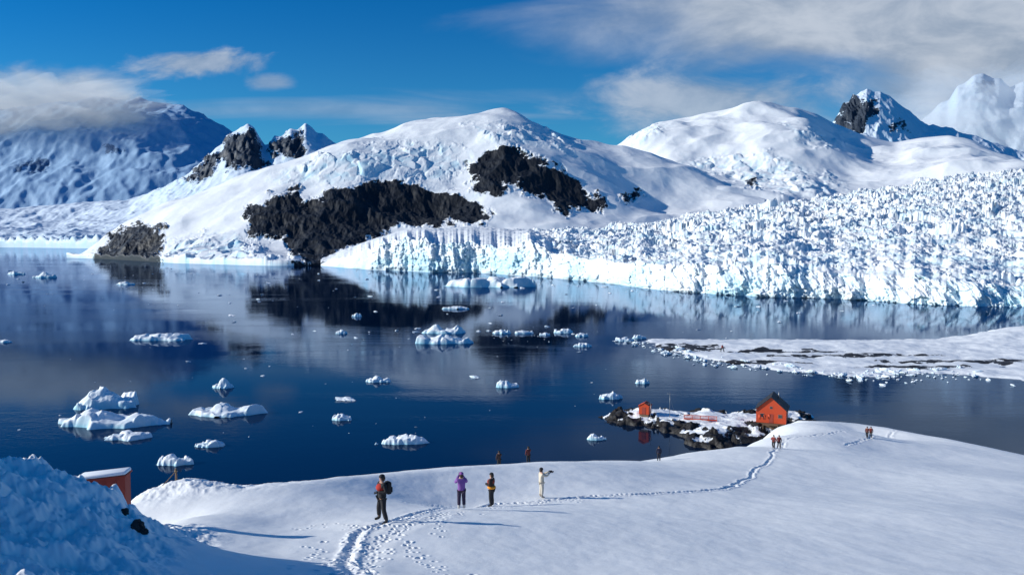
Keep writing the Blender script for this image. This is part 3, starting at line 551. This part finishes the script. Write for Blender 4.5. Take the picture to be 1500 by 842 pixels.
# ---------------- huts
def hut(name,label,loc,rz,w,l,hw,hr,small=False):
    t_=thing(name,label,'hut',loc,rz); roofm=M_black if not small else M_red
    MB().box(-w/2+.1,w/2-.1,-l/2+.1,l/2-.1,-2.6,-.002).build('foundation',M_wood,t_)
    v=[(-w/2,-l/2,0),(w/2,-l/2,0),(w/2,l/2,0),(-w/2,l/2,0),(-w/2,-l/2,hw),(w/2,-l/2,hw),(w/2,l/2,hw),(-w/2,l/2,hw),(0,-l/2,hr-.02),(0,l/2,hr-.02)]
    MB().poly(v,[(0,3,2,1),(0,1,5,8,4),(2,3,7,9,6),(1,2,6,5),(3,0,4,7)]).build('wall',M_red,t_)
    ov=.35 if not small else .15; sl_=(hr-hw)/(w/2); th=.16
    xe=w/2+ov; ze=hr-sl_*xe; m=MB()
    for sd in (-1,1):
        a=[(0,-l/2-ov,hr+.02),(0,l/2+ov,hr+.02),(sd*xe,l/2+ov,ze+.02),(sd*xe,-l/2-ov,ze+.02)]
        b=[(p[0],p[1],p[2]+th) for p in a]; m.poly(a+b,[(0,1,2,3),(7,6,5,4),(0,3,7,4),(1,5,6,2),(2,6,7,3)])
    m.build('roof',roofm,t_)
    MB().box(-.45,.45,-l/2-.05,-l/2-.004,.05,min(2.0,hw*.85)).build('door',M_dred,t_)
    if not small:
        for x in (-w*.3,w*.3):
            f=MB().box(x-.42,x+.42,-l/2-.06,-l/2-.004,1.2,2.0).build('window',M_trim,t_); MB().box(x-.36,x+.36,-l/2-.075,-l/2-.063,1.26,1.94).build('pane',M_glass,f)
        for y in (-l*.25,l*.22):
            f=MB().box(-w/2-.06,-w/2-.004,y-.42,y+.42,1.2,2.0).build('window',M_trim,t_); MB().box(-w/2-.075,-w/2-.063,y-.36,y+.36,1.26,1.94).build('pane',M_glass,f)
        f=MB().box(-.28,.28,-l/2-.05,-l/2-.004,hw+.2,hw+.75).build('window',M_trim,t_); MB().box(-.23,.23,-l/2-.065,-l/2-.053,hw+.25,hw+.70).build('pane',M_glass,f)
        MB().tube([(w*.2,l*.2,hr-1),(w*.2,l*.2,hr+.5)],.12,10).build('chimney',M_metal,t_,True)
        m=MB().box(-1.6,1.6,-l/2-1.8,-l/2-.1,-.16,-.02)
        for x in (-1.5,1.5): m.box(x-.08,x+.08,-l/2-1.75,-l/2-1.6,-2.0,-.17)
        m.build('porch',M_wood,t_)
    return t_
hx,hy,zH=P3(1131,613,178)
hut('orange_hut','orange red wooden hut with black gable roof on the rocky shore',(hx,hy,zH-.3),R(-22),6.2,6.5,2.9,5.6)
hx2,hy2,hz2=P3(945,604,186)
hut('small_hut','small orange hut alone on the left end of the rocky point',(hx2,hy2,hz2-.2),R(-25),2.3,2.3,1.9,2.5,True)
def mast(px,py,h,label):
    x,y,z=P3(px,py,184); z=max(.8,ih(x,y)-.2); t_=thing('mast',label,'mast',(x,y,z)); MB().tube([(0,0,0),(0,0,h)],.06,8,.035).build('pole',M_metal,t_,True)
    MB().tube([(-.6,0,h*.93),(.6,0,h*.93)],.03,6).build('crossbar',M_metal,t_,True); MB().tube([(0,0,h*.8),(1.6,1,0)],.012,4).build('guy_wire',M_metal,t_)
mast(981,604,6,'thin tall radio mast on the rocky point between the two huts'); mast(953,602,4,'shorter thin mast right beside the small hut')
a=P3(1002,614,182); b=P3(1050,618,180); t_=thing('red_walkway','red railed footbridge crossing the snowy rocks between the huts','footbridge',(a[0],a[1],max(a[2],1.9)),math.atan2(b[1]-a[1],b[0]-a[0])); L=math.hypot(b[0]-a[0],b[1]-a[1])
MB().box(0,L,-.35,.35,-.15,0).build('deck',M_red,t_)
for sd in (-.33,.33):
    m=MB().tube([(0,sd,.7),(L,sd,.7)],.05,6).tube([(0,sd,.35),(L,sd,.35)],.035,6)
    m.build('railing',M_red,t_)
    for k in range(5): MB().tube([(L*k/4,sd,-1.6),(L*k/4,sd,.72)],.05,6).build('post',M_red,t_)
for i,(px,py) in enumerate([(1113,611),(1120,612),(1127,611)]):
    x,y,z=P3(px,py,172); o=thing('fuel_drum',['left','middle','right'][i]+' one of three orange drums in front of the orange hut','drum',(x,y,max(z-.3,ih(x,y)-.1)))
    MB().tube([(0,0,0),(0,0,.9)],.3,14).build('drum_body',M_red,o,True); MB().tube([(0,0,.44),(0,0,.48)],.325,14).build('hoop',M_red,o)
x,y,z=P3(1058,517,300); o=thing('beacon','small dark and red pyramid beacon standing on the snowy spit','beacon',(x,y,max(.5,sh_(x,y)-.1)))
m=MB()
for k in range(4):
    an=math.pi/4+k*math.pi/2; m.tube([(.9*math.cos(an),.9*math.sin(an),0),(0,0,2.6)],.09,6)
m.build('frame',M_black,o); MB().box(-.3,.3,-.3,.3,1.5,2.3).build('daymark',M_dred,o)
# ---------------- icebergs
def iceberg(label,px,pyb,wpx,hpx,seed,peaks=None,asp=.5,name='iceberg',group=None,flatk=.45,cat='iceberg'):
    u,v=UV(px,pyb); d=-CAMZ/v; Lx=wpx*d/FPX/2; Ly=Lx*asp
    H=max((hpx*d/FPX-2*Ly*abs(v)*.75)*.85,.15*wpx*d/FPX*.5,hpx*d/FPX*.28)
    cy=d+Ly*.9; nx_=int(min(170,max(34,wpx*1.4))); ny_=int(max(22,nx_*.7))
    X,Y=np.meshgrid(np.linspace(-1.15,1.15,nx_),np.linspace(-1.15,1.15,ny_))
    an=np.arctan2(Y,X); r=np.hypot(X,Y); sc=max(1.2,Lx*.5); WX=X*Lx+seed*31.7; WY=Y*Ly+seed*11.3
    edge=1-r*(1+.25*perlin(np.cos(an)*1.7+seed*3.1,np.sin(an)*1.7,seed)+.24*fbm(WX/sc,WY/sc,3,seed+2))
    a,ea=facets(WX/sc+.35*fbm(WX/sc,WY/sc,3,1),WY/sc,seed+5,1.3); b,eb=facets(WX/sc*2.5,WY/sc*2.5,seed+6,1.2)
    prof=flatk*(.65+.55*a*sstep(0,.4,ea)+.05*b)+.14*fbm(WX/sc,WY/sc,3,seed+9)
    pk=peaks or [(0,.5,.25)]
    for (cx,cw,ch) in pk:
        rr=np.sqrt(((X-cx)/(cw*1.5))**2+(Y/.8)**2); prof=prof+ch*sstep(1.05,.1,rr)*(.9+.15*b)
    prof=prof/(flatk*.9+max(p[2] for p in pk))
    Z=-.12*H-.25+sstep(0,.26,edge)**.8*(np.clip(prof,.06,1.2)*H+.12*H+.25)
    ice=np.clip(.62-Z/(.5*H+.01),0,.8)+np.clip(.35-a,0,1)*.5
    o=gridobj(name,X*Lx,Y*Ly,Z,M_berg,{'ice':ice}); o.location=(float(u*d)*cy/d,cy,0); return tag(o,label,cat,group)
B=[('large iceberg with a blue topped hump, back one of the left group',152,600,108,42,1,[(-.05,.45,.55)],.5,.45),
('widest jagged iceberg with stepped ledges at the front of the left group',165,628,150,36,2,[(-.4,.4,.5),(.6,.3,.35)],.42,.45),
('low smooth blue iceberg floating just below the left group',187,645,80,18,3,[(.3,.5,.4)],.5,.5),
('long low iceberg with two raised ends right of the left group',331,610,132,28,4,[(-.1,.25,.5),(.6,.25,.3)],.4,.4),
('small peaked iceberg like a shark fin above the long low one',327,569,34,20,5,[(.1,.45,.7)],.5,.3),
('blocky small iceberg nearest the snow mound with post',257,682,58,22,6,[(-.3,.5,.4)],.5,.6),
('small flat floe between the blocky iceberg and the centre',310,655,48,14,7,None,.45,.5),
('tiny white floe left of centre in the open water',501,616,33,12,8,None,.45,.5),
('flat white iceberg with a dark waterline at bottom centre of the bay',591,651,75,20,9,[(.3,.4,.3)],.4,.5),
('small iceberg with a pointed tip left of centre',553,560,38,14,10,[(.0,.3,.6)],.45,.35),
('lone low curved ice slab in the centre of the bay',743,568,40,14,11,[(-.3,.6,.4)],.4,.4),
('back part of the central iceberg cluster with pale blue tips',650,489,74,17,12,[(-.3,.25,.6),(.6,.2,.4)],.35,.4),
('front wide part of the central iceberg cluster',649,504,92,17,13,[(0,.25,.5),(-.7,.2,.35)],.3,.45),
('long flat floe with rough top at the left of the bay',234,499,110,14,14,[(.2,.5,.3)],.3,.6),
('small floe nearest the rocky point, up and left of the small hut',894,585,35,13,15,None,.45,.5),
('little floe directly above the small hut',940,562,22,9,16,None,.45,.5),
('small floe below left of the rocky point',873,645,30,13,17,[(-.3,.4,.5)],.45,.4),
('tiny floe right of the central cluster, lower one of two',853,508,27,7,18,None,.4,.5),
('tiny floe right of the central cluster, upper one of two',851,493,20,7,19,None,.4,.5),
('large flat tabular iceberg floating in front of the glacier cliff',726,421,136,20,20,[(.75,.2,.3)],.35,.9),
('tiny rounded floe left of a row of four',735,489,28,8,21,None,.4,.5),
('second floe of the row of four right of the central cluster',766,489,32,7,22,None,.4,.5),
('narrow third floe of the row of four right of the central cluster',798,491,16,5,23,None,.4,.5),
('rightmost floe of the row of four right of the central cluster',826,488,27,8,24,None,.4,.5),
('small round floe in the dark mountain reflection',499,489,17,7,25,None,.5,.5),
('tiny floe in the dark reflection, farther than the round one',523,464,16,6,26,None,.5,.5),
('flat floe cut by the left edge of the photo',2,502,36,6,27,None,.4,.5),
('pale blue floe in the far left part of the bay',66,407,34,10,28,[(0,.4,.5)],.3,.5),
('leftmost far floe near the far left shore',24,402,26,6,29,None,.3,.5),
('thin floe strip far off left of the dome rocks',184,417,28,5,30,None,.3,.5),
('thin floe strip above the central cluster',668,453,40,6,31,None,.25,.5),
('floe at the tip of the spit',936,496,20,8,32,None,.4,.5),('flat floe beside the tip of the spit',916,500,26,7,33,None,.4,.5)]
for lb,px,py,w_,h_,sd,pk,asp,fl in B: iceberg(lb,px,py,w_,h_,sd,pk,asp,flatk=fl)
rn=random.Random(9)
chunkm=[]
for i in range(8):
    g=rockmesh(1,40+i,.7); me=bpy.data.meshes.new('ice_chunk'); me.from_pydata(g.v,[],g.f); me.materials.append(M_berg); me.polygons.foreach_set('use_smooth',[False]*len(me.polygons)); chunkm.append(me)
def chunk(x,y,z,s,name,label,group,fl=1):
    o=bpy.data.objects.new(name,rn.choice(chunkm)); link(o); o.location=(x,y,z); o.scale=(s*rn.uniform(.8,1.8),s,s*rn.uniform(.45,.9)*fl); o.rotation_euler=(rn.uniform(-.3,.3),rn.uniform(-.3,.3),rn.uniform(0,6)); tag(o,label,'ice chunk',group)
for i in range(280):
    r_=rn.random()
    if r_<.65: px=rn.uniform(0,1450); py=rn.triangular(392,470,398); 
    elif r_<.85: px=rn.gauss(730,170); py=rn.gauss(492,12)
    else: px=rn.uniform(0,900); py=rn.uniform(480,640)
    if px>1000 and py<450: py+=42*(px-1000)/500+5
    if 560<px<1000 and py<415: py+=18
    x,y=PW(px,py); s=max(.28,rn.expovariate(1/.55))*y/450; chunk(x,y,0,min(s,1.6),'ice_fragment','small loose fragment of white ice afloat in the bay','small ice fragments scattered on the bay',.7)
front=[(905,499),(935,503),(965,514),(1000,521),(1040,530),(1110,541),(1200,550),(1290,556),(1325,548),(1400,549),(1500,558)]
FP=[PW(*p) for p in front]
for i in range(295):
    f=(rn.random()**.8)*(len(FP)-1.001)*.96; j=int(f); f-=j; x=FP[j][0]*(1-f)+FP[j+1][0]*f; y=FP[j][1]*(1-f)+FP[j+1][1]*f
    y+=rn.gauss(2,6); x+=rn.gauss(0,2); z=max(0,sh_(x,y)); chunk(x,y,z+.15,min(1.1,max(.28,rn.expovariate(1/.42))),'ice_block','rounded block of stranded ice lying along the edge of the spit','stranded ice blocks along the spit')
